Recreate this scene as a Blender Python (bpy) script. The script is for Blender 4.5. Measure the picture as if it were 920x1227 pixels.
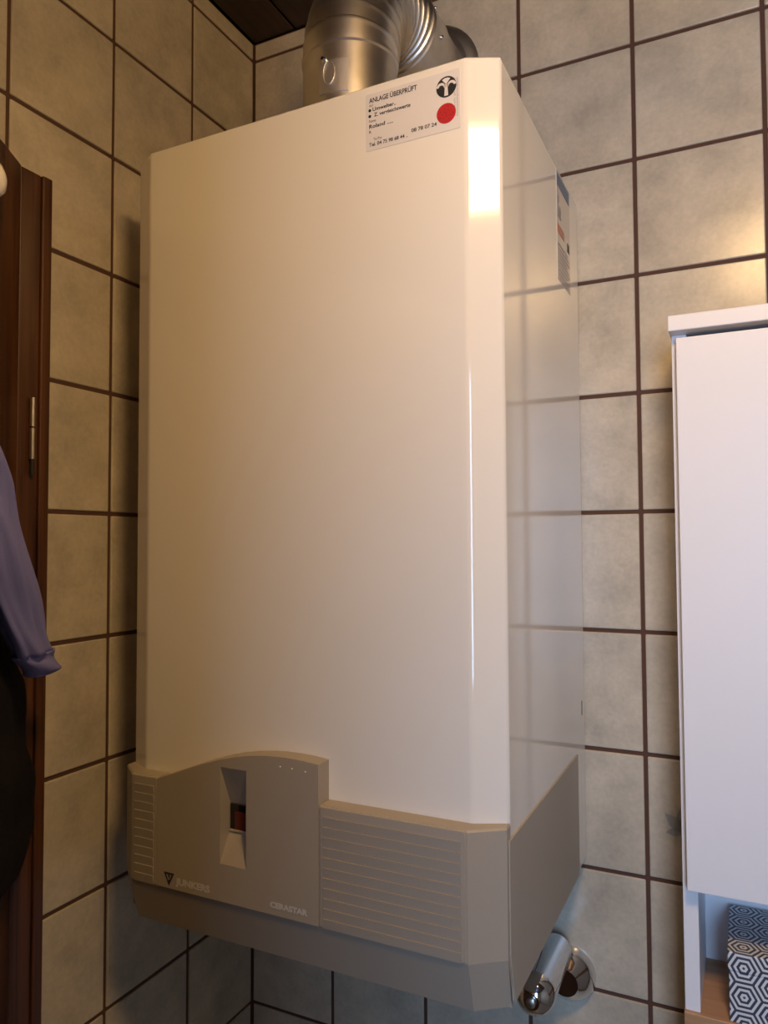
import bpy, bmesh, math, random
from mathutils import Vector, Matrix
random.seed(4)
for o in list(bpy.data.objects): bpy.data.objects.remove(o)
scene = bpy.context.scene
COL = scene.collection
T = 0.15            # tile pitch in metres
Z0 = 2.236          # height of tile joint 0
def W(x, y, k): return Vector((x*T, y*T, Z0 + k*T))
CEIL = Z0 + 1.2*T

# ---------------------------------------------------------------- camera
cam_d = bpy.data.cameras.new('camera'); cam = bpy.data.objects.new('camera', cam_d); COL.objects.link(cam)
cam_d.sensor_fit = 'AUTO'; cam_d.sensor_width = 36; cam_d.lens = 891.665/1227*36; cam_d.clip_start = 0.02
yaw, pitch, roll = -0.4530, 0.0404, -0.0049
f = Vector((math.sin(yaw)*math.cos(pitch), math.cos(yaw)*math.cos(pitch), math.sin(pitch)))
r = Vector((math.cos(yaw), -math.sin(yaw), 0)); u = r.cross(f)
r2 = math.cos(roll)*r + math.sin(roll)*u; u2 = -math.sin(roll)*r + math.cos(roll)*u
M = Matrix((r2, u2, -f)).transposed().to_4x4(); M.translation = W(4.7207, -6.5113, -4.2429)
cam.matrix_world = M
scene.camera = cam

# ---------------------------------------------------------------- world, daylight, exposure
world = bpy.data.worlds.new('world'); scene.world = world; world.use_nodes = True
bg = world.node_tree.nodes['Background']; bg.inputs[0].default_value = (0.45, 0.65, 1.0, 1); bg.inputs[1].default_value = 0.2
LAMP_POS = W(5.25, -5.4, -0.22)
LAMP_STRENGTH = 82.0
LAMP_COLOR = (1.0, 0.62, 0.25)
WIN = dict(x0=0.92, x1=1.40, z0=1.10, z1=2.20, y=-2.25)     # window opening in the rear wall
dl = bpy.data.lights.new('window_daylight', 'AREA'); dl.shape = 'RECTANGLE'
dl.size = WIN['x1']-WIN['x0']; dl.size_y = WIN['z1']-WIN['z0']; dl.energy = 28.0; dl.color = (0.40, 0.63, 1.0)
dlo = bpy.data.objects.new('window_daylight', dl); COL.objects.link(dlo)
dlo.location = ((WIN['x0']+WIN['x1'])/2, WIN['y']-0.02, (WIN['z0']+WIN['z1'])/2); dlo.rotation_euler = (math.radians(90), 0, 0)
vs = scene.view_settings
vs.view_transform = 'Standard'; vs.look = 'None'; vs.gamma = 1.0; vs.exposure = -0.08; vs.use_curve_mapping = False

# ---------------------------------------------------------------- helpers
def tag(o, label=None, cat=None, group=None, kind=None):
    if label: o['label'] = label
    if cat: o['category'] = cat
    if group: o['group'] = group
    if kind: o['kind'] = kind
    return o
def link(name, me, mat=None, parent=None):
    o = bpy.data.objects.new(name, me); COL.objects.link(o)
    if mat is not None and me is not None and len(me.materials) == 0: me.materials.append(mat)
    if parent is not None: o.parent = parent; o.matrix_parent_inverse = Matrix.Identity(4)
    return o
def empty(name, loc=(0, 0, 0)):
    o = bpy.data.objects.new(name, None); COL.objects.link(o); o.location = loc; o.empty_display_size = 0.05
    return o
def to_mesh(bm, name, smooth=False, mat=None, off=None):
    if off is not None: bmesh.ops.translate(bm, verts=bm.verts, vec=-Vector(off))
    bmesh.ops.recalc_face_normals(bm, faces=bm.faces)
    me = bpy.data.meshes.new(name); bm.to_mesh(me); bm.free()
    if smooth is True:
        for p in me.polygons: p.use_smooth = True
    elif smooth:
        for p in me.polygons: p.use_smooth = True
        me.set_sharp_from_angle(angle=math.radians(smooth))
        if any('sharp_edge' == a.name for a in me.attributes): se = me.attributes['sharp_edge']
        else: se = me.attributes.new('sharp_edge', 'BOOLEAN', 'EDGE')
        ar = {}
        for p in me.polygons:
            for ek in p.edge_keys: ar.setdefault(tuple(sorted(ek)), []).append(p.area)
        for e in me.edges:
            q = ar.get(tuple(sorted(e.vertices)), [])
            if len(q) == 2 and max(q) > 8*min(q): se.data[e.index].value = True      # keep big faces flat beside small bevels
    if mat is not None: me.materials.append(mat)
    return me
def bm_box(bm, lo, hi, bev=0, seg=2):
    b = bmesh.new()
    bmesh.ops.create_cube(b, size=1)
    lo, hi = Vector(lo), Vector(hi); c = (lo+hi)/2; s = hi-lo
    for v in b.verts: v.co = Vector((v.co.x*s.x, v.co.y*s.y, v.co.z*s.z)) + c
    if bev: bmesh.ops.bevel(b, geom=b.edges[:], offset=bev, segments=seg, profile=0.5, affect='EDGES')
    m = bpy.data.meshes.new('tmp'); b.to_mesh(m); b.free(); bm.from_mesh(m); bpy.data.meshes.remove(m)
def box(name, lo, hi, mat, parent=None, bev=0, seg=2, origin=None):
    bm = bmesh.new(); bm_box(bm, lo, hi, bev, seg)
    return link(name, to_mesh(bm, name, 30 if bev else False, mat, origin), None, parent)
def bm_rings(bm, rings, cap=True, closed=False):
    R = [[bm.verts.new(p) for p in ring] for ring in rings]
    n = len(R[0])
    for i in range(len(R)-1 + (1 if closed else 0)):
        a, b = R[i], R[(i+1) % len(R)]
        for j in range(n): bm.faces.new((a[j], a[(j+1) % n], b[(j+1) % n], b[j]))
    if cap and not closed:
        bm.faces.new(list(reversed(R[0]))); bm.faces.new(R[-1])
    return R
def circle(c, rad, ax, n=40, start=0):
    ax = Vector(ax).normalized(); h = Vector((1, 0, 0)) if abs(ax.x) < .9 else Vector((0, 0, 1))
    e1 = (h - ax*h.dot(ax)).normalized(); e2 = ax.cross(e1)
    return [Vector(c) + rad*(math.cos(t)*e1 + math.sin(t)*e2) for t in [start + 2*math.pi*i/n for i in range(n)]]
def lathe(name, c, ax, prof, mat, parent=None, n=40, smooth=35, origin=None):
    """prof: list of (distance along axis, radius)"""
    bm = bmesh.new(); ax = Vector(ax).normalized()
    bm_rings(bm, [circle(Vector(c)+ax*d, rr, ax, n) for d, rr in prof])
    return link(name, to_mesh(bm, name, smooth, mat, origin), None, parent)
def extrude_poly(bm, pts, vec):
    a = [bm.verts.new(p) for p in pts]; b = [bm.verts.new(Vector(p)+Vector(vec)) for p in pts]
    n = len(a)
    bm.faces.new(a); bm.faces.new(list(reversed(b)))
    for i in range(n): bm.faces.new((a[i], b[i], b[(i+1) % n], a[(i+1) % n]))

# ---------------------------------------------------------------- materials
def new_mat(name):
    m = bpy.data.materials.new(name); m.use_nodes = True
    return m, m.node_tree, m.node_tree.nodes['Principled BSDF']
def simple(name, col, rough=0.5, metal=0.0, spec=None, coat=0, bump=0, bscale=200, var=0.0):
    m, nt, p = new_mat(name)
    p.inputs['Roughness'].default_value = rough; p.inputs['Metallic'].default_value = metal
    if spec is not None: p.inputs['Specular IOR Level'].default_value = spec
    if coat: p.inputs['Coat Weight'].default_value = coat; p.inputs['Coat Roughness'].default_value = 0.05
    p.inputs['Base Color'].default_value = (*col, 1)
    tc = nt.nodes.new('ShaderNodeTexCoord')
    nz = nt.nodes.new('ShaderNodeTexNoise'); nz.inputs['Scale'].default_value = bscale; nz.inputs['Detail'].default_value = 3
    nt.links.new(tc.outputs['Object'], nz.inputs['Vector'])
    if var:
        mr = nt.nodes.new('ShaderNodeMapRange'); mr.inputs['To Min'].default_value = 1-var; mr.inputs['To Max'].default_value = 1+var
        nt.links.new(nz.outputs[0], mr.inputs[0])
        mx = nt.nodes.new('ShaderNodeMix'); mx.data_type = 'RGBA'; mx.blend_type = 'MULTIPLY'; mx.inputs[0].default_value = 1
        mx.inputs[6].default_value = (*col, 1); nt.links.new(mr.outputs[0], mx.inputs[7]); nt.links.new(mx.outputs[2], p.inputs['Base Color'])
    if bump:
        b = nt.nodes.new('ShaderNodeBump'); b.inputs['Strength'].default_value = bump; b.inputs['Distance'].default_value = 0.001
        nt.links.new(nz.outputs[0], b.inputs['Height']); nt.links.new(b.outputs[0], p.inputs['Normal'])
    return m
def tile_material():
    m, nt, p = new_mat('glazed_tile'); N = nt.nodes.new; L = nt.links.new
    tc = N('ShaderNodeTexCoord'); oi = N('ShaderNodeObjectInfo')
    mu = N('ShaderNodeMath'); mu.operation = 'MULTIPLY'; mu.inputs[1].default_value = 37; L(oi.outputs['Random'], mu.inputs[0])
    cb = N('ShaderNodeCombineXYZ'); L(mu.outputs[0], cb.inputs[0]); L(mu.outputs[0], cb.inputs[2])
    ad = N('ShaderNodeVectorMath'); ad.operation = 'ADD'; L(tc.outputs['Object'], ad.inputs[0]); L(cb.outputs[0], ad.inputs[1])
    n1 = N('ShaderNodeTexNoise'); n1.inputs['Scale'].default_value = 14; n1.inputs['Detail'].default_value = 6; n1.inputs['Roughness'].default_value = .62; L(ad.outputs[0], n1.inputs['Vector'])
    n2 = N('ShaderNodeTexNoise'); n2.inputs['Scale'].default_value = 180; n2.inputs['Detail'].default_value = 3; L(ad.outputs[0], n2.inputs['Vector'])
    cr = N('ShaderNodeValToRGB'); L(n1.outputs[0], cr.inputs[0])
    cr.color_ramp.elements[0].position = .32; cr.color_ramp.elements[0].color = (0.41, 0.365, 0.295, 1)
    cr.color_ramp.elements[1].position = .66; cr.color_ramp.elements[1].color = (0.58, 0.515, 0.41, 1)
    mr = N('ShaderNodeMapRange'); mr.inputs['To Min'].default_value = .86; mr.inputs['To Max'].default_value = 1.12; L(n2.outputs[0], mr.inputs[0])
    mx = N('ShaderNodeMix'); mx.data_type = 'RGBA'; mx.blend_type = 'MULTIPLY'; mx.inputs[0].default_value = 1; L(cr.outputs[0], mx.inputs[6]); L(mr.outputs[0], mx.inputs[7])
    L(mx.outputs[2], p.inputs['Base Color'])
    p.inputs['Roughness'].default_value = .24; p.inputs['Specular IOR Level'].default_value = .45
    b = N('ShaderNodeBump'); b.inputs['Strength'].default_value = .04; b.inputs['Distance'].default_value = .002; L(n1.outputs[0], b.inputs['Height']); L(b.outputs[0], p.inputs['Normal'])
    return m
def wood_material(name, c1, c2, rough=.4, axis='Z', scale=1.0):
    m, nt, p = new_mat(name); N = nt.nodes.new; L = nt.links.new
    tc = N('ShaderNodeTexCoord'); mp = N('ShaderNodeMapping'); L(tc.outputs['Object'], mp.inputs[0])
    s = {'Z': (60, 60, 2.2), 'Y': (60, 2.2, 60), 'X': (2.2, 60, 60)}[axis]
    mp.inputs['Scale'].default_value = tuple(v*scale for v in s)
    n1 = N('ShaderNodeTexNoise'); n1.inputs['Scale'].default_value = 1.6; n1.inputs['Detail'].default_value = 6; n1.inputs['Distortion'].default_value = .6; L(mp.outputs[0], n1.inputs['Vector'])
    cr = N('ShaderNodeValToRGB'); L(n1.outputs[0], cr.inputs[0])
    cr.color_ramp.elements[0].position = .35; cr.color_ramp.elements[0].color = (*c1, 1)
    cr.color_ramp.elements[1].position = .65; cr.color_ramp.elements[1].color = (*c2, 1)
    L(cr.outputs[0], p.inputs['Base Color']); p.inputs['Roughness'].default_value = rough
    return m
def hex_material():
    """dark concentric flat-top hexagon lines on white, in the box's own object space"""
    m, nt, p = new_mat('hexagon_print'); N = nt.nodes.new; L = nt.links.new
    def mt(op, a, b=None, c=None):
        n = N('ShaderNodeMath'); n.operation = op
        for i, v in enumerate((a, b, c)):
            if v is None: continue
            if isinstance(v, (int, float)): n.inputs[i].default_value = v
            else: L(v, n.inputs[i])
        return n.outputs[0]
    tc = N('ShaderNodeTexCoord'); sp = N('ShaderNodeSeparateXYZ'); L(tc.outputs['Object'], sp.inputs[0])
    x = sp.outputs[0]; y = mt('ADD', sp.outputs[2], sp.outputs[1])       # unfolds front and top faces
    H = 0.0285; s = H/math.sqrt(3); cx = 3*s
    def cell(ox, oy):
        xx = mt('ADD', x, ox); yy = mt('ADD', y, oy)
        qx = mt('ABSOLUTE', mt('SUBTRACT', xx, mt('MULTIPLY', mt('ROUND', mt('DIVIDE', xx, cx)), cx)))
        qy = mt('ABSOLUTE', mt('SUBTRACT', yy, mt('MULTIPLY', mt('ROUND', mt('DIVIDE', yy, H)), H)))
        return mt('MAXIMUM', qy, mt('ADD', mt('MULTIPLY', qx, math.sqrt(3)/2), mt('MULTIPLY', qy, .5)))
    d = mt('MINIMUM', cell(0.004, 0.006), cell(0.004+cx/2, 0.006+H/2))
    fr = mt('FRACT', mt('ADD', mt('MULTIPLY', d, 3/(H/2)), .25))
    st = mt('GREATER_THAN', fr, .5)
    mx = N('ShaderNodeMix'); mx.data_type = 'RGBA'; L(st, mx.inputs[0])
    mx.inputs[6].default_value = (.045, .05, .075, 1); mx.inputs[7].default_value = (.66, .66, .69, 1)
    L(mx.outputs[2], p.inputs['Base Color']); p.inputs['Roughness'].default_value = .5
    return m
def emission(name, col, s):
    m = bpy.data.materials.new(name); m.use_nodes = True; nt = m.node_tree; nt.nodes.clear()
    e = nt.nodes.new('ShaderNodeEmission'); o = nt.nodes.new('ShaderNodeOutputMaterial')
    e.inputs[0].default_value = (*col, 1); e.inputs[1].default_value = s; nt.links.new(e.outputs[0], o.inputs[0])
    return m
def steel_material():
    m, nt, p = new_mat('galvanised_steel'); N = nt.nodes.new; L = nt.links.new
    tc = N('ShaderNodeTexCoord'); n1 = N('ShaderNodeTexNoise'); n1.inputs['Scale'].default_value = 22; n1.inputs['Detail'].default_value = 5; L(tc.outputs['Object'], n1.inputs['Vector'])
    cr = N('ShaderNodeValToRGB'); L(n1.outputs[0], cr.inputs[0])
    cr.color_ramp.elements[0].position = .3; cr.color_ramp.elements[0].color = (.56, .53, .49, 1)
    cr.color_ramp.elements[1].position = .7; cr.color_ramp.elements[1].color = (.76, .73, .69, 1)
    L(cr.outputs[0], p.inputs['Base Color']); p.inputs['Metallic'].default_value = 1; p.inputs['Roughness'].default_value = .36
    return m

TILE = tile_material()
GROUT = simple('brown_grout', (.085, .040, .026), .9, bump=.3, bscale=400)
ENAMEL = simple('white_enamel', (.75, .715, .665), .08, spec=.6, bump=.006, bscale=90)
PLASTIC = simple('grey_beige_plastic', (.345, .30, .245), .42, bump=.08, bscale=900, var=.04)
SILVERTXT = simple('silver_print', (.56, .53, .49), .4)
BLACK = simple('black_print', (.015, .015, .016), .5)
RED = simple('red_print', (.42, .014, .018), .5)
STICKER = simple('sticker_film', (.66, .63, .62), .25)
LABELFILM = simple('label_film', (.56, .51, .46), .25)
LABELRED = simple('faded_red_print', (.42, .13, .09), .4)
INKGREY = simple('grey_print', (.33, .31, .31), .5)
INKBLUE = simple('blue_print', (.12, .17, .26), .5)
STEEL = steel_material()
CHROME = simple('chrome', (.75, .76, .78), .07, 1.0)
DARKRUBBER = simple('black_rubber', (.012, .012, .013), .5)
WHITELAM = simple('white_laminate', (.80, .79, .82), .38, bump=.02, bscale=60)
WOODDARK = wood_material('dark_brown_wood', (.030, .009, .003), (.10, .036, .012), .40)
WOODCEIL = wood_material('dark_ceiling_wood', (.020, .009, .006), (.042, .019, .012), .5, 'Y')
WOODSHELF = wood_material('warm_shelf_wood', (.36, .20, .10), (.47, .27, .14), .4, 'X')
BRASS = simple('dull_nickel', (.52, .47, .40), .35, 1.0)
PORCELAIN = simple('porcelain', (.8, .74, .68), .15)
PURPLE = simple('purple_cotton', (.16, .16, .38), .9, bump=.5, bscale=1500, var=.2)
DARKCLOTH = simple('black_cotton', (.009, .007, .009), .95, spec=.15, bump=.5, bscale=900, var=.3)
GLASSDARK = simple('dark_display', (.012, .008, .008), .08)
REDDARK = simple('dark_red_gauge', (.10, .02, .012), .25)
PAINT = simple('beige_paint', (.36, .31, .24), .7)
FLOORM = simple('beige_floor_tile', (.20, .16, .12), .35, var=.08, bscale=20)
LEAFPRINT = simple('grey_leaf_print', (.27, .275, .26), .3)
GLASS, _nt, _p = new_mat('window_glass'); _p.inputs['Transmission Weight'].default_value = 1; _p.inputs['Roughness'].default_value = 0; _p.inputs['IOR'].default_value = 1.01

# ---------------------------------------------------------------- room shell
XR, YR = 2.30, WIN['y']
DEP = 0.007            # tile thickness
BED = 0.0018           # depth of the joints
wb = box('wall_back', (-.12, BED, 0), (XR+.12, .12, CEIL), GROUT); tag(wb, 'beige mottled tiled back wall with dark brown joints behind the boiler', 'wall', kind='structure')
wl = box('wall_left', (-.12, YR, 0), (-BED, BED, CEIL), GROUT); tag(wl, 'beige tiled left wall with dark brown joints beside the brown door', 'wall', kind='structure')
wr = box('wall_right', (XR, YR, 0), (XR+.12, BED, CEIL), PAINT); tag(wr, 'plain cream side wall opposite the brown door', 'wall', kind='structure')
bm = bmesh.new()
bm_box(bm, (-.12, YR-.12, 0), (.72, -1.20, CEIL)); bm_box(bm, (.72, YR-.12, 0), (WIN['x0'], YR, CEIL)); bm_box(bm, (WIN['x1'], YR-.12, 0), (XR+.12, YR, CEIL))  # first box: unseen block added to keep window daylight off the left side
bm_box(bm, (WIN['x0'], YR-.12, 0), (WIN['x1'], YR, WIN['z0'])); bm_box(bm, (WIN['x0'], YR-.12, WIN['z1']), (WIN['x1'], YR, CEIL))
wq = link('wall_rear', to_mesh(bm, 'wall_rear', mat=PAINT)); tag(wq, 'plain cream wall with the window and an added daylight-blocking section behind the viewer', 'wall', kind='structure')
fl = box('floor', (-.12, YR-.12, -.1), (XR+.12, .12, 0), FLOORM); tag(fl, 'beige tiled bathroom floor', 'floor', kind='structure')
ce = box('ceiling', (-.12, YR-.12, CEIL+.008), (XR+.12, .12, CEIL+.1), BLACK); tag(ce, 'dark brown wooden plank ceiling', 'ceiling', kind='structure')
pw = .53*T
pm = None; bm = bmesh.new(); bm_box(bm, (-pw/2+.0018, YR, 0), (pw/2-.0018, 0, .008), .0015, 1); pm = to_mesh(bm, 'plank', 30, WOODCEIL)
for i in range(29):
    o = link('plank', pm, None, ce); o.location = ((i+.5)*pw, 0, CEIL)
# window
wn = empty('window_1', ((WIN['x0']+WIN['x1'])/2, YR-.06, WIN['z0'])); tag(wn, 'tall white framed bathroom window behind the viewer', 'window', kind='structure')
bm = bmesh.new(); a = (WIN['x1']-WIN['x0'])/2; h = WIN['z1']-WIN['z0']; fw = .04
for lo, hi in (((-a, -.03, 0), (-a+fw, .03, h)), ((a-fw, -.03, 0), (a, .03, h)), ((-a, -.03, 0), (a, .03, fw)), ((-a, -.03, h-fw), (a, .03, h))): bm_box(bm, lo, hi)
link('window_frame', to_mesh(bm, 'window_frame', mat=WHITELAM), None, wn)
bm = bmesh.new(); bm_box(bm, (-a+fw, -.028, fw), (a-fw, -.024, h-fw)); link('pane', to_mesh(bm, 'pane', mat=GLASS), None, wn)

# tiles: every one an object sharing mesh data
GAP = .0048
def tile_mesh(w, h):
    bm = bmesh.new(); bm_box(bm, (-w/2+GAP/2, -DEP, -h/2+GAP/2), (w/2-GAP/2, 0, h/2-GAP/2), .0016, 2)
    return to_mesh(bm, 'tile', 40, TILE)
TW = .9912
cache = {}
def put_tile(wall, a0, a1, k0, k1):
    key = (round(a1-a0, 3), round(k0-k1, 3))
    if key not in cache: cache[key] = tile_mesh((a1-a0)*T, (k0-k1)*T)
    o = link('tile', cache[key], None, None)
    c = (a0+a1)/2*T; z = Z0+(k0+k1)/2*T; j = lambda s: random.uniform(-s, s)
    if wall == 'b': o.parent = wb; o.location = (c, DEP+j(.0003), z); o.rotation_euler = (j(.0025), 0, j(.0025))
    else: o.parent = wl; o.location = (-DEP+j(.0003), -c, z); o.rotation_euler = (j(.0025), 0, math.pi/2+j(.0025))
    return o
xs = [0.0] + [.9588 + TW*i for i in range(15)]
ys = [0.0] + [.9894 + TW*i for i in range(6)]
rows = [1.2, 1.0] + [1.0-i for i in range(1, 16)] + [-Z0/T]
decor = {}
for i in range(len(xs)-1):
    for j in range(len(rows)-1):
        if rows[j]-rows[j+1] < .05: continue
        decor[('b', i, j)] = put_tile('b', xs[i], min(xs[i+1], XR/T), rows[j], rows[j+1])
for i in range(len(ys)-1):
    for j in range(len(rows)-1):
        if rows[j]-rows[j+1] < .05: continue
        a1 = ys[i+1]
        if i >= 2 and rows[j] < -1.9:      # the door stands here
            if i > 2: continue
            a1 = 2.70
        decor[('l', i, j)] = put_tile('l', ys[i], a1, rows[j], rows[j+1])
# leaf prints on two tiles (flat print, a hair above the glaze)
def leaf_shape(s):
    bm = bmesh.new()
    for ang, ln, wd in ((0, .030, .0075), (48, .026, .0065), (-48, .026, .0065), (100, .019, .005), (-100, .019, .005), (180, .028, .0012)):
        a = math.radians(ang); d = Vector((math.sin(a), 0, math.cos(a))); n = Vector((d.z, 0, -d.x))
        pts = []
        for t, q in ((0, .15), (.25, .7), (.5, 1), (.75, .6), (1, .02)): pts.append(d*ln*t*s + n*wd*q*s)
        for t, q in ((1, .02), (.75, .6), (.5, 1), (.25, .7), (0, .15)): pts.append(d*ln*t*s - n*wd*q*s)
        bm.faces.new([bm.verts.new(p) for p in pts])
    return to_mesh(bm, 'leaf_print', mat=LEAFPRINT)
lm = leaf_shape(1.1)
def leaf_on(key, da, dk):
    t = decor[key]; o = link('leaf_print', lm, None, t); o.location = (da*T, -DEP-.0004, dk*T)
def find(wall, a, k):
    arr = xs if wall == 'b' else ys
    i = max(q for q in range(len(arr)) if arr[q] <= a); j = max(q for q in range(len(rows)) if rows[q] >= k)
    return (wall, i, j), a-(arr[i]+arr[i+1])/2, k-(rows[j]+rows[j+1])/2
leaf_on(*find('b', 4.215, -6.58)); leaf_on(*find('l', 1.66, -4.55))

# ---------------------------------------------------------------- boiler
BX0, BX1, BYS, BYF = .558, 3.446, -2.247, -2.340      # left, right, side front edge, front plane
CHF = .195
boiler = empty('gas_boiler', W((BX0+BX1)/2, 0, -6.93))
OB = boiler.location.copy()
tag(boiler, 'large white wall hung gas boiler with grey beige control cover, mounted on tiled wall', 'boiler')
def bpart(name, bm, mat, smooth=False, parent=None):
    off = OB if parent is None else None
    return link(name, to_mesh(bm, name, smooth, mat, OB), None, boiler if parent is None else parent)
bm = bmesh.new()
foot = [(BX0, -.02), (BX0, BYS), (BX0+CHF, BYF), (BX1-CHF, BYF), (BX1, BYS), (BX1, -.02)]
extrude_poly(bm, [W(x, y, -6.90) for x, y in foot], (0, 0, 5.60*T))
ed = [e for e in bm.edges if (e.verts[0].co.z+e.verts[1].co.z)/2 > Z0-1.4*T]
bmesh.ops.bevel(bm, geom=ed, offset=.004, segments=3, profile=.5, affect='EDGES')
ed = [e for e in bm.edges if abs(e.verts[0].co.z-e.verts[1].co.z) > .5 and e.verts[0].co.y < -.1]
bmesh.ops.bevel(bm, geom=ed, offset=.0025, segments=3, profile=.5, affect='EDGES')
bpart('casing', bm, ENAMEL, 25)
bm = bmesh.new(); bm_box(bm, W(3.4462, -.135, -5.70), W(3.4475, -.108, -5.58)); bpart('fixing_slot', bm, BLACK)

# lower cover: front with chamfers and inward sloping band
CT, CM, CB, CY = -5.88, -6.62, -6.92, -2.46
def loop(y, k, inset=0):
    return [W(.553+inset, -2.25, k), W(.553+inset, y+.14, k), W(.737+inset, y, k), W(3.262-inset, y, k), W(3.452-inset, y+.14, k), W(3.452-inset, -2.25, k)]
def loop2(y, k, inset=0):      # open behind the control flap
    return [W(.553+inset, -2.25, k), W(.553+inset, y+.14, k), W(.737+inset, y, k), W(.981, y, k), W(.981, -2.335, k), W(2.292, -2.335, k), W(2.292, y, k), W(3.262-inset, y, k), W(3.452-inset, y+.14, k), W(3.452-inset, -2.25, k)]
bm = bmesh.new()
bm_rings(bm, [loop(CY+.085, CB), loop(CY, CM)]); bm_rings(bm, [loop2(CY, CM), loop2(CY, CT-.012), loop2(CY+.010, CT, .006)])
bpart('lower_cover', bm, PLASTIC, 20)
for s in (0, 1):
    bm = bmesh.new()
    x0, x1 = ((3.440, 3.458) if s else (.546, .562))
    pts = [(-2.285, -5.965), (-.35, -5.965), (-.35, CB), (-2.20, CB), (-2.285, CM)]
    extrude_poly(bm, [W(x0, y, k) for y, k in pts], ((x1-x0)*T, 0, 0))
    bmesh.ops.bevel(bm, geom=bm.edges[:], offset=.0008, segments=2, profile=.5, affect='EDGES')
    bpart('side_cover', bm, PLASTIC, 30)

# grille panels with raised slats
PF = CY-.008
def grille(x0, x1):
    bm = bmesh.new(); bm_box(bm, W(x0, PF, CM+.006), W(x1, CY+.02, CT-.004), .0006, 1)
    g = bpart('grille_panel', bm, PLASTIC, 30)
    n = 12; top = CT-.062; pit = .0617
    sm = None
    for i in range(11):
        if sm is None:
            b2 = bmesh.new(); w = (x1-x0-.05)*T; hh = pit*T*.96
            pts = [Vector((0, .0006, 0)), Vector((0, -.0012, 0)), Vector((0, -.0001, -hh)), Vector((0, .0006, -hh))]
            extrude_poly(b2, pts, (w, 0, 0)); sm = to_mesh(b2, 'slat', mat=PLASTIC)
        o = link('slat', sm, None, g); o.location = W(x0+.025, PF, top-i*pit) - OB
    return g
grille(.752, .976); grille(2.298, 3.250)

# control flap with arched top and recessed display
FX0, FX1 = .982, 2.29
arch = [(.982, -5.885), (1.10, -5.842), (1.267, -5.778), (1.40, -5.730), (1.52, -5.691), (1.64, -5.660), (1.764, -5.635), (1.88, -5.621), (1.983, -5.615), (2.09, -5.614), (2.18, -5.618), (2.29, -5.628)]
def az(x):
    for (a, b), (c, d) in zip(arch, arch[1:]):
        if a <= x <= c: return b + (d-b)*(x-a)/(c-a)
HX0, HX1, HZ0, HZ1 = 1.530, 1.742, -6.369, -5.735
colx = sorted(set([p[0] for p in arch] + [HX0, HX1, 2.0, 1.0]))
FY = CY-.012
V = {}
def vv(x, y, k):
    key = (round(x, 4), round(y, 4), round(k, 4))
    if key not in V: V[key] = bm.verts.new(W(x, y, k))
    return V[key]
kb = CM+.006
bm = bmesh.new()
def quad(*pts): bm.faces.new([vv(*p) for p in pts])
for a, b in zip(colx, colx[1:]):
    if HX0 <= a < HX1:
        quad((a, FY, kb), (b, FY, kb), (b, FY, HZ0), (a, FY, HZ0))
        quad((a, FY, HZ1), (b, FY, HZ1), (b, FY, az(b)), (a, FY, az(a)))
    else:
        quad((a, FY, kb), (b, FY, kb), (b, FY, az(b)), (a, FY, az(a)))
    quad((a, FY, az(a)), (b, FY, az(b)), (b, BYF, az(b)), (a, BYF, az(a)))
    quad((a, FY, kb), (a, BYF, kb), (b, BYF, kb), (b, FY, kb))
quad((FX1, FY, kb), (FX1, BYF, kb), (FX1, BYF, az(FX1)), (FX1, FY, az(FX1)))
quad((FX0, FY, kb), (FX0, FY, az(FX0)), (FX0, BYF, az(FX0)), (FX0, BYF, kb))
# recess: sloping head, flat back, sloping sill
ri, zi1, zi0 = FY+.112, -6.00, -6.18
for x in (HX0, HX1):
    bm.faces.new([vv(x, FY, HZ1), vv(x, ri, zi1), vv(x, ri, zi0), vv(x, FY, HZ0)])
quad((HX0, FY, HZ1), (HX1, FY, HZ1), (HX1, ri, zi1), (HX0, ri, zi1))
quad((HX0, ri, zi1), (HX1, ri, zi1), (HX1, ri, zi0), (HX0, ri, zi0))
quad((HX0, ri, zi0), (HX1, ri, zi0), (HX1, FY, HZ0), (HX0, FY, HZ0))
bmesh.ops.remove_doubles(bm, verts=bm.verts, dist=1e-6)
flap = bpart('control_flap', bm, PLASTIC)
V = {}
bm = bmesh.new(); bm_box(bm, W(HX0+.006, ri-.012, zi0+.004), W(HX1-.006, ri+.0, zi1), .0006, 1); bpart('display_window', bm, GLASSDARK, 30, flap)
bm = bmesh.new(); bm_box(bm, W(HX0+.05, ri-.016, zi0+.012), W(HX1-.05, ri-.010, zi1-.05)); bpart('gauge_scale', bm, REDDARK, False, flap)
bm = bmesh.new(); bm_box(bm, W(HX0+.006, ri-.02, zi0-.008), W(HX1-.006, ri, zi0+.008), .0005, 1); bpart('display_lip', bm, PLASTIC, 30, flap)
for x, k in ((2.008, -5.675), (2.097, -5.677), (2.196, -5.683)):
    lathe('indicator_dot', W(x, FY, k), (0, -1, 0), [(0, .0010), (.0006, .0010), (.001, .0005)], SILVERTXT, flap, 10, origin=OB)

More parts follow.
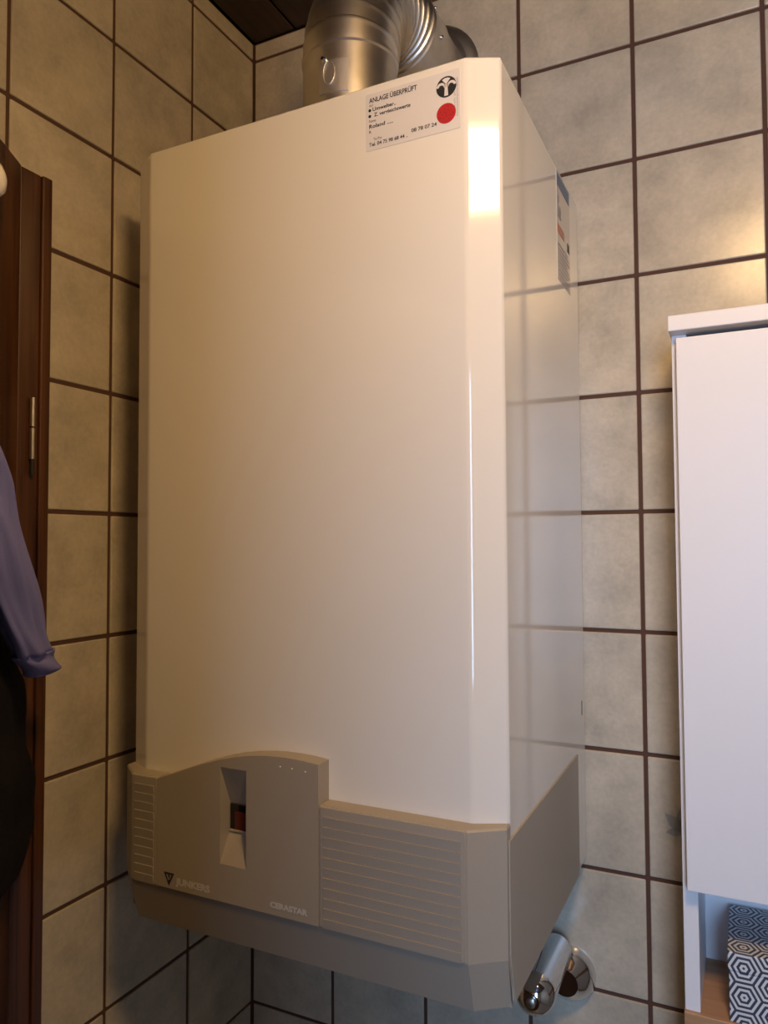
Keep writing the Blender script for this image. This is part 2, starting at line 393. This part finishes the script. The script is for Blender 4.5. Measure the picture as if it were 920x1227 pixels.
# lettering
def text_obj(name, s, loc, size, mat, parent, rel, width=None, bold=0.0, rot=(math.pi/2, 0, 0), align='LEFT'):
    cu = bpy.data.curves.new('txt', 'FONT'); cu.body = s; cu.size = size; cu.offset = bold; cu.align_x = align; cu.fill_mode = 'FRONT'; cu.resolution_u = 3
    to = bpy.data.objects.new('txt', cu); COL.objects.link(to)
    dg = bpy.context.evaluated_depsgraph_get()
    me = bpy.data.meshes.new_from_object(to.evaluated_get(dg)); bpy.data.objects.remove(to)
    me.materials.clear(); me.materials.append(mat); me.name = name
    if width:
        xsv = [v.co.x for v in me.vertices]; w = max(xsv)-min(xsv)
        for v in me.vertices: v.co.x = (v.co.x-min(xsv))*width/w
    o = link(name, me, None, parent); o.location = Vector(loc)-Vector(rel); o.rotation_euler = rot
    return o
LY = FY*T-.0003
def fl_pt(x, k, dy=0): return Vector((x*T, LY-dy, Z0+k*T))
text_obj('maker_lettering', 'JUNKERS', fl_pt(1.155, -6.575), .0092, SILVERTXT, flap, OB, (1.45-1.155)*T, .0005)
text_obj('model_lettering', 'CERASTAR', fl_pt(1.932, -6.566), .0072, SILVERTXT, flap, OB, (2.214-1.932)*T, .0004)
bm = bmesh.new()
bm.faces.new([bm.verts.new(fl_pt(*p)) for p in ((1.050, -6.508), (1.143, -6.508), (1.0965, -6.598))])
bpart('triangle_emblem', bm, BLACK, False, flap)
bm = bmesh.new()
for quadp in (((1.074, -6.520), (1.088, -6.520), (1.098, -6.555), (1.091, -6.562)), ((1.103, -6.520), (1.119, -6.520), (1.117, -6.528), (1.106, -6.528)), ((1.110, -6.528), (1.117, -6.528), (1.104, -6.556), (1.100, -6.548))):
    bm.faces.new([bm.verts.new(fl_pt(*p, .0002)) for p in quadp])
bpart('emblem_mark', bm, PLASTIC, False, flap)

# inspection sticker on the front
SY = BYF*T
def sp(x, k, d=.0006): return Vector((x*T, SY-d, Z0+k*T))
SX0, SX1, SK0, SK1 = 2.575, 3.218, -1.737, -1.365
bm = bmesh.new(); bm_box(bm, (SX0*T, SY-.0004, Z0+SK0*T), (SX1*T, SY+.0004, Z0+SK1*T)); stick = bpart('inspection_sticker', bm, STICKER)
stick['label'] = 'white inspection sticker with black round emblem and red round seal'
for s, x, k, size, w, b in (('ANLAGE ÜBERPRÜFT', 2.60, -1.425, .0068, .335, .00012), ('Auf', 2.60, -1.450, .0034, .028, 0), ('Umwelter..', 2.625, -1.482, .0052, .165, .0001), ('Z. vergleichswerte', 2.635, -1.520, .0052, .255, .0001),
                        ('Name:', 2.60, -1.553, .0038, .05, 0), ('Roland .....', 2.60, -1.592, .0054, .17, .0001), ('R', 2.60, -1.625, .0042, .016, 0), ('Tel./Fax', 2.63, -1.675, .0038, .06, 0), ('Tel. 04 75 98 68 44 ..', 2.60, -1.710, .0050, .27, .0001), ('08 78 07 24', 2.895, -1.688, .0050, .17, .0001)):
    text_obj('sticker_text', s, sp(x, k), size, BLACK, stick, OB, w*T, b)
for s, x in (('Umwelt pruefen', 3.188, ), ('Schornsteinfegerhandwerk', 3.205)):
    text_obj('sticker_text', s, sp(x, -1.66), .0026, INKGREY, stick, OB, .24*T, 0, (math.pi/2, -math.pi/2, 0))
for k in (-1.474, -1.512): lathe('bullet', sp(2.605, k), (0, -1, 0), [(0, .0015), (.00015, .0015)], BLACK, stick, 4 if 0 else 12, origin=OB)
lathe('round_emblem', sp(3.130, -1.462, .0004), (0, -1, 0), [(0, .0098), (.0003, .0098)], BLACK, stick, 32, origin=OB)
bm = bmesh.new(); ec = sp(3.130, -1.462, .0009)
def epoly(pts): bm.faces.new([bm.verts.new(ec+Vector((a*.0098, 0, b*.0098))) for a, b in pts])
epoly([(-.20, -.86), (.20, -.86), (.15, -.1), (.22, .25), (-.22, .25), (-.15, -.1)])
epoly([(0, .22), (.42, .72), (.15, .84), (-.15, .84), (-.42, .72)])
for s in (-1, 1):
    arc = [(.22+.36*(1-math.cos(t))*1.0, .0+.36*math.sin(t)) for t in [math.pi*i/8 for i in range(9)]]
    outer = [(s*(.06+.0+.47*(1-math.cos(t))), -.02+.50*math.sin(t)) for t in [math.pi*.95*i/8 for i in range(9)]]
    inner = [(s*(.24+.26*(1-math.cos(t))), -.02+.26*math.sin(t)) for t in [math.pi*.95*i/8 for i in range(9)]]
    for q in range(8): epoly([outer[q], outer[q+1], inner[q+1], inner[q]])
bpart('emblem_figure', bm, STICKER, False, stick)
lathe('red_seal', sp(3.128, -1.627, .0004), (0, -1, 0), [(0, .0094), (.0003, .0094)], RED, stick, 32, origin=OB)
for a in range(14):
    t = a*2.4; rr = .0072*math.sqrt(a/14)
    lathe('seal_dot', sp(3.128, -1.627, .0007)+Vector((rr*math.cos(t), 0, rr*math.sin(t))), (0, -1, 0), [(0, .0007), (.0001, .0007)], simple('seal_ink', (.25, .01, .01), .5) if a == 0 else bpy.data.materials['seal_ink'], stick, 8, origin=OB)

# label on the right side panel
SX = BX1*T
bm = bmesh.new(); bm_box(bm, (SX-.0003, -.80*T, Z0-2.20*T), (SX+.0005, -.34*T, Z0-1.335*T)); side = bpart('side_label', bm, LABELFILM)
side['label'] = 'narrow printed label with dark blue header and red patch on the boiler side'
def sblock(name, y0, y1, k0, k1, mat):
    bm = bmesh.new(); bm_box(bm, (SX+.0004, y0*T, Z0+k0*T), (SX+.0008, y1*T, Z0+k1*T)); bpart(name, bm, mat, False, side)
sblock('label_header', -.79, -.36, -1.455, -1.355, INKBLUE)
sblock('label_red_patch', -.79, -.56, -1.83, -1.76, LABELRED)
sblock('label_dark_mark', -.79, -.73, -1.58, -1.52, INKGREY); sblock('label_dark_mark', -.79, -.66, -1.70, -1.61, INKGREY); sblock('label_dark_mark', -.44, -.37, -1.87, -1.80, BLACK)
for i in range(9): sblock('label_text_line', -.785, -.36 - .04*(i % 3), -2.185+i*.033, -2.170+i*.033, INKGREY)

# ---------------------------------------------------------------- flue pipe
PX, PY, PZ, PR, BR = 2.06, -1.60, .215, .36, .80
flue = empty('flue_pipe', W(PX, PY, -1.30)); OF = flue.location.copy()
tag(flue, 'galvanised steel flue pipe with segmented elbow running from boiler top to the wall', 'pipe')
k1 = PZ-BR
lathe('lower_pipe', W(PX, PY, -1.30), (0, 0, 1), [(0, PR*T), ((k1+1.30)*T-.006, PR*T), ((k1+1.30)*T-.004, PR*T+.0018), ((k1+1.30)*T, PR*T+.0018)], STEEL, flue, 56, origin=OF)
NG = 11; cb = W(PX, PY+BR, PZ-BR)
def ering(t, rad):
    c = cb + Vector((0, -BR*T*math.cos(t), BR*T*math.sin(t))); rd = Vector((0, -math.cos(t), math.sin(t))); ex = rad-PR*T
    return [c + (PR*T + ex*min(1, max(.08, .85-1.1*math.sin(q))))*(math.cos(q)*Vector((1, 0, 0)) + math.sin(q)*rd) for q in [2*math.pi*i/56 for i in range(56)]]
for g in range(NG):
    a0, a1 = math.pi/2*g/NG, math.pi/2*(g+1)/NG; d = a1-a0; rp = PR*T
    bm = bmesh.new()
    bm_rings(bm, [ering(a0, rp-.0012), ering(a0+d*.10, rp-.0008), ering(a0+d*.58, rp-.0002), ering(a0+d*.70, rp+.0008), ering(a0+d*.80, rp+.0036), ering(a0+d*.92, rp+.0036), ering(a1-.002, rp-.0004)], cap=True)
    link('elbow_segment', to_mesh(bm, 'elbow_segment', 50, STEEL, OF), None, flue)
y0 = PY+BR
lathe('wall_pipe', W(PX, y0, PZ), (0, 1, 0), [(0, PR*T), (.008, PR*T), (.010, PR*T+.002), (.055, PR*T+.002), (.057, PR*T), (-y0*T, PR*T)], STEEL, flue, 56, origin=OF)
lathe('wall_rosette', W(PX, 0, PZ), (0, -1, 0), [(0, .51*T), (.004, .51*T), (.009, .47*T), (.011, .41*T), (.008, .37*T)], STEEL, flue, 56, origin=OF)
# riveted screw on the collar
for ang, yy in ((35, y0+.20), (-10, y0+.2)):
    a = math.radians(ang); dr = Vector((math.cos(a), 0, math.sin(a)))
    lathe('screw', W(PX, yy, PZ)+dr*(PR*T+.0015), dr, [(0, .0028), (.002, .0028), (.003, .0015)], CHROME, flue, 12, origin=OF)
# test port plate and spring clip on the lower pipe (front right of the pipe)
def on_pipe(ang, k, rad): 
    a = math.radians(ang); return W(PX, PY, k) + Vector((math.cos(a), math.sin(a), 0))*rad
bm = bmesh.new(); g0 = []
rings = []
for rad in (PR*T-.0005, PR*T+.0015):
    for k in (-1.00, -.76):
        rings.append([on_pipe(a, k, rad) for a in (-99, -92, -85, -78, -71, -64)])
vs_ = [[bm.verts.new(p) for p in rr] for rr in rings]
for q in range(5):
    bm.faces.new((vs_[2][q], vs_[2][q+1], vs_[3][q+1], vs_[3][q])); bm.faces.new((vs_[0][q], vs_[1][q], vs_[1][q+1], vs_[0][q+1]))
    bm.faces.new((vs_[0][q], vs_[0][q+1], vs_[2][q+1], vs_[2][q])); bm.faces.new((vs_[1][q], vs_[3][q], vs_[3][q+1], vs_[1][q+1]))
bm.faces.new((vs_[0][0], vs_[2][0], vs_[3][0], vs_[1][0])); bm.faces.new((vs_[0][5], vs_[1][5], vs_[3][5], vs_[2][5]))
STEEL2 = simple('bright_plate', (.74, .72, .72), .42, 1.0)
link('test_port_plate', to_mesh(bm, 'test_port_plate', 30, STEEL2, OF), None, flue)
d = Vector((math.cos(math.radians(-92)), math.sin(math.radians(-92)), 0))
lathe('plate_screw', on_pipe(-92, -.755, PR*T+.001), d, [(0, .0035), (.003, .0035), (.005, .002)], CHROME, flue, 14, origin=OF)
def tube(name, pts, rad, mat, parent, origin, n=8, smooth=True):
    bm = bmesh.new(); rings = []
    for i, p in enumerate(pts):
        t = (pts[min(i+1, len(pts)-1)]-pts[max(i-1, 0)]).normalized(); rings.append(circle(p, rad, t, n))
    bm_rings(bm, rings); return link(name, to_mesh(bm, name, smooth, mat, origin), None, parent)
tube('wire_loop', [on_pipe(-86+7*math.sin(t), -.86+.085*math.cos(t), PR*T+.0025) for t in [2*math.pi*i/24 for i in range(24)]], .0007, STEEL2, flue, OF, 6)

# ---------------------------------------------------------------- chrome angle valve under the boiler
vx, vk = 3.283, -7.90
valve = empty('angle_valve', W(vx, 0, vk)); OV = valve.location.copy()
tag(valve, 'chrome angle valve with domed wall rosette under the right end of the boiler', 'valve')
lathe('wall_rosette', W(vx, 0, vk), (0, -1, 0), [(0, .225*T), (.003, .225*T), (.011, .205*T), (.019, .165*T), (.025, .125*T), (.028, .11*T)], CHROME, valve, 40, 50, OV)
bxv, bkv = 3.205, -7.665
lathe('valve_body', W(bxv, -.06, bkv), (0, -1, 0), [(0, .08*T), (.006, .115*T), (.012, .13*T), (.110, .15*T), (.120, .142*T), (.128, .115*T), (.132, .06*T)], CHROME, valve, 40, 50, OV)
lathe('cap_screw', W(bxv, -.945, bkv), (0, -1, 0), [(0, .035*T), (.003, .035*T), (.004, .02*T)], BRASS, valve, 16, 35, OV)

# ---------------------------------------------------------------- tall white cabinet with open niche
cabx0, cabx1, cd = 4.262, 6.55, -.80       # carcass front plane cd, door in front of it
cab = empty('bathroom_cabinet', W((cabx0+cabx1)/2, 0, -Z0/T)); OC = cab.location.copy()
tag(cab, 'tall white bathroom cabinet with overhanging top and open niche below its door', 'cabinet')
def cpart(name, lo, hi, mat, bev=.0008, parent=None):
    bm = bmesh.new(); bm_box(bm, [min(a, b) for a, b in zip(lo, hi)], [max(a, b) for a, b in zip(lo, hi)], bev, 2)
    return link(name, to_mesh(bm, name, 30, mat, OC), None, parent or cab)
KT = -2.648          # top of the top board
KD0, KD1 = -6.655, -2.80
KN = -7.515          # niche floor
pt = .10
cpart('top_board', W(cabx0-.012, -.01, KT-.112), W(cabx1+.012, cd-.13, KT), WHITELAM, .001)
cpart('side_panel', W(cabx0, -.01, KN), W(cabx0+pt, cd, KT-.112), WHITELAM)
cpart('side_panel', W(cabx1-pt, -.01, KN), W(cabx1, cd, KT-.112), WHITELAM)
cpart('back_panel', W(cabx0+pt, -.01, KN), W(cabx1-pt, -.04, KT-.112), WHITELAM)
cpart('niche_ceiling', W(cabx0+pt, -.04, KD0), W(cabx1-pt, cd, KD0+.1), WHITELAM)
cpart('shelf_board', W(cabx0-.005, -.01, KN-.17), W(cabx1+.005, cd-.03, KN), WOODSHELF)
cpart('lower_body', W(cabx0, -.01, -14.2), W(cabx1, cd, KN-.17), WHITELAM)
cpart('plinth', W(cabx0+.1, -.01, -Z0/T), W(cabx1-.1, cd+.2, -14.2), WHITELAM)
dr = cpart('door', W(cabx0+.036, cd-.004, KD0), W(cabx1-.02, cd-.10, KD1-.005), WHITELAM, .001)
tube('handle', [W(cabx1-.2, cd-.10, -4.2), W(cabx1-.2, cd-.25, -4.2), W(cabx1-.2, cd-.25, -5.2), W(cabx1-.2, cd-.10, -5.2)], .005, CHROME, dr, OC)
dr2 = cpart('door', W(cabx0+.036, cd-.004, -14.15), W(cabx1-.02, cd-.10, KN-.21), WHITELAM, .001)
# storage box in the niche
bx0, bx1, bt = 4.545, 6.1, -7.045
KBX = KN+.004
sb = empty('storage_box', W((bx0+bx1)/2, cd/2, KN)); OS = sb.location.copy()
tag(sb, 'storage box with dark and white concentric hexagon line print in the cabinet niche', 'box')
HEX = hex_material()
for nm, k0, k1, g in (('box_body', KN, bt-.13, 0), ('box_lid', bt-.128, bt, .006)):
    bm = bmesh.new(); lo = W(bx0-g, cd-.01-g, k0); hi = W(bx1+g, -.09+g, k1); bm_box(bm, lo, hi, .0012, 2)
    link(nm, to_mesh(bm, nm, 30, HEX, OS), None, sb)

# ---------------------------------------------------------------- brown door with frame on the left wall
door = empty('door_1', W(.02, -2.9, -Z0/T)); OD = door.location.copy()
tag(door, 'dark brown wooden door with frame at the left edge', 'door', kind='structure')
def dpart(name, bm, mat, smooth=30, parent=None): return link(name, to_mesh(bm, name, smooth, mat, OD), None, parent or door)
bm = bmesh.new(); bm_box(bm, (0, -2.755*T, 0), (.016, -2.672*T, Z0-1.522*T), .0012, 2); dpart('frame_edge', bm, WOODDARK)
bm = bmesh.new(); bm_box(bm, (0, -2.93*T, 0), (.013, -2.757*T, Z0-1.522*T), .0012, 2); dpart('frame_board', bm, WOODDARK)
t = Vector((.515, -.858, 0)); n = Vector((.858, .515, 0))
p0 = Vector((.03*T+.010, -2.935*T, 0))
bm = bmesh.new()
pts = [p0, p0+t*.72, p0+t*.72-n*.022, p0-n*.004+t*.02]
extrude_poly(bm, pts, (0, 0, Z0-1.520*T)); bmesh.ops.bevel(bm, geom=bm.edges[:], offset=.0012, segments=2, profile=.5, affect='EDGES')
leaf = dpart('door_leaf', bm, WOODDARK)
for k0, k1 in ((-3.40, -3.19), (-3.635, -3.41)):
    lathe('hinge_barrel', W(.115, -2.825, k0), (0, 0, 1), [(0, .0030), ((k1-k0)*T, .0030)], BRASS, door, 14, 35, OD)
lathe('hinge_pin', W(.115, -2.825, -3.75), (0, 0, 1), [(0, .0022), (.11*T, .0022)], DARKRUBBER, door, 10, 35, OD)
# coat hook with porcelain knob on the leaf
hp = p0 + t*(.88*T) + n*.001; hk = -2.05
hook = empty('coat_hook', (hp.x, hp.y, Z0+hk*T)); OH = hook.location.copy()
tag(hook, 'round white porcelain coat hook knob on the brown door', 'hook')
lathe('base_plate', OH, n, [(0, .012), (.002, .012), (.003, .009)], BRASS, hook, 20, 35, OH)
lathe('stem', OH+n*.003, n, [(0, .004), (.012, .004)], BRASS, hook, 14, 35, OH)
lathe('knob', OH+n*.015, n, [(0, .006), (.003, .013), (.008, .0165), (.013, .0165), (.018, .013), (.021, .006), (.0215, .001)], PORCELAIN, hook, 28, 60, OH)

def copy_tree(o, parent=None):
    c = o.copy(); COL.objects.link(c); c.parent = parent
    for ch in list(o.children): copy_tree(ch, c)
    return c
hook2 = copy_tree(hook); hook2.location = (p0 + t*(1.75*T) + n*.001) + Vector((0, 0, Z0+hk*T))
tag(hook2, 'porcelain coat hook carrying the purple and black garments on the brown door', 'hook')
for h_ in (hook, hook2): h_['group'] = 'coat hooks on the brown door'

# ---------------------------------------------------------------- hanging clothes
LP0 = Vector((.03, -2.935, 0))
def loft(name, secs, mat, parent, origin, nseg=48, folds=6, amp=.12, seed=0):
    """secs: (distance along leaf, distance off leaf, k, half width, half thickness, slope of the hem)"""
    rnd = random.Random(seed); ph = [rnd.uniform(0, 6.28) for _ in range(4)]
    bm = bmesh.new(); rings = []
    fine = []
    for a, b in zip(secs, secs[1:]):
        for q in range(6): fine.append([a[i]+(b[i]-a[i])*q/6 for i in range(6)])
    fine.append(list(secs[-1]))
    for i, (cs, co, k, hw, ht, sl) in enumerate(fine):
        ring = []
        for j in range(nseg):
            th = 2*math.pi*j/nseg; c, s = math.cos(th), math.sin(th)
            w = 1 + amp*math.sin(folds*th+ph[0]+i*.11) + amp*.6*math.sin((folds*2-1)*th+ph[1]-i*.17)
            ss = hw*c*(1+.2*(w-1)); oo = co + ht*s*w + .012*math.sin(i*.4+ph[2]+2*c)
            q = LP0 + t*(cs+ss) + NL*oo
            ring.append(W(q.x, q.y, k + sl*ss))
        rings.append(ring)
    bm_rings(bm, rings)
    return link(name, to_mesh(bm, name, True, mat, origin), None, parent)
NL = n.copy()
pg = empty('purple_garment', W(.9, -4.2, -5.2)); OP = pg.location.copy()
tag(pg, 'faded purple long sleeved garment hanging from the brown door', 'garment')
loft('body', [(1.75, .16, -2.12, .05, .05, 0), (1.80, .30, -2.35, .16, .08, 0), (1.85, .40, -3.0, .36, .09, 0), (1.85, .42, -4.0, .44, .09, 0), (1.85, .42, -4.9, .46, .09, 0)], PURPLE, pg, OP, seed=3)
sl = loft('sleeve', [(1.85, .40, -2.95, .24, .08, .3), (1.55, .40, -3.60, .25, .085, .2), (1.325, .40, -3.878, .25, .085, .1), (1.195, .40, -4.113, .245, .085, .05), (.99, .40, -4.438, .235, .085, 0), (.765, .40, -4.739, .22, .085, 0), (.61, .40, -4.93, .21, .085, -.03)], PURPLE, pg, OP, seed=5, amp=.16)
loft('cuff', [(.615, .40, -4.925, .215, .092, -.03), (.56, .40, -4.975, .205, .094, -.03), (.47, .40, -5.05, .185, .094, -.03), (.445, .40, -5.075, .172, .085, -.03)], PURPLE, sl, OP, seed=6, amp=.03)
dg_ = empty('dark_garment', W(.62, -3.75, -6.5)); OG = dg_.location.copy()
tag(dg_, 'black garment hanging below the purple sleeve on the brown door', 'garment')
edge = [(1.30, -3.2), (1.00, -4.0), (.80, -4.45), (.613, -4.676), (.42, -4.95), (.268, -5.148), (.19, -5.38), (.151, -5.598), (.023, -5.85), (-.01, -6.05), (.0, -6.175), (.222, -6.394), (.549, -6.45), (.80, -6.50)]
secs = [(1.75, .10, -2.25, .05, .04, 0)]
for e_, k in edge: secs.append(((e_+2.1)/2, .19, k, (2.1-e_)/2, .07, 0))
loft('coat_body', secs, DARKCLOTH, dg_, OG, seed=9, amp=.10, nseg=64, folds=9)

# ---------------------------------------------------------------- ceiling lamp (above, right of the view)
lamp = empty('ceiling_lamp', LAMP_POS); OL = lamp.location.copy()
tag(lamp, 'round white drum ceiling lamp with warm light on a short stem', 'lamp')
EM = emission('lamp_glow', LAMP_COLOR, LAMP_STRENGTH)
lathe('drum_shade', OL+Vector((0, 0, -.022)), (0, 0, 1), [(0, .085), (.004, .09), (.048, .09), (.052, .085)], EM, lamp, 40, 30, OL)
hc = CEIL-OL.z
lathe('stem', OL+Vector((0, 0, .030)), (0, 0, 1), [(0, .03), (.006, .03), (.010, .012), (hc-.046, .012)], BRASS, lamp, 20, 35, OL)
lathe('canopy', OL+Vector((0, 0, hc)), (0, 0, -1), [(0, .05), (.008, .05), (.020, .02), (.021, .008)], BRASS, lamp, 28, 35, OL)
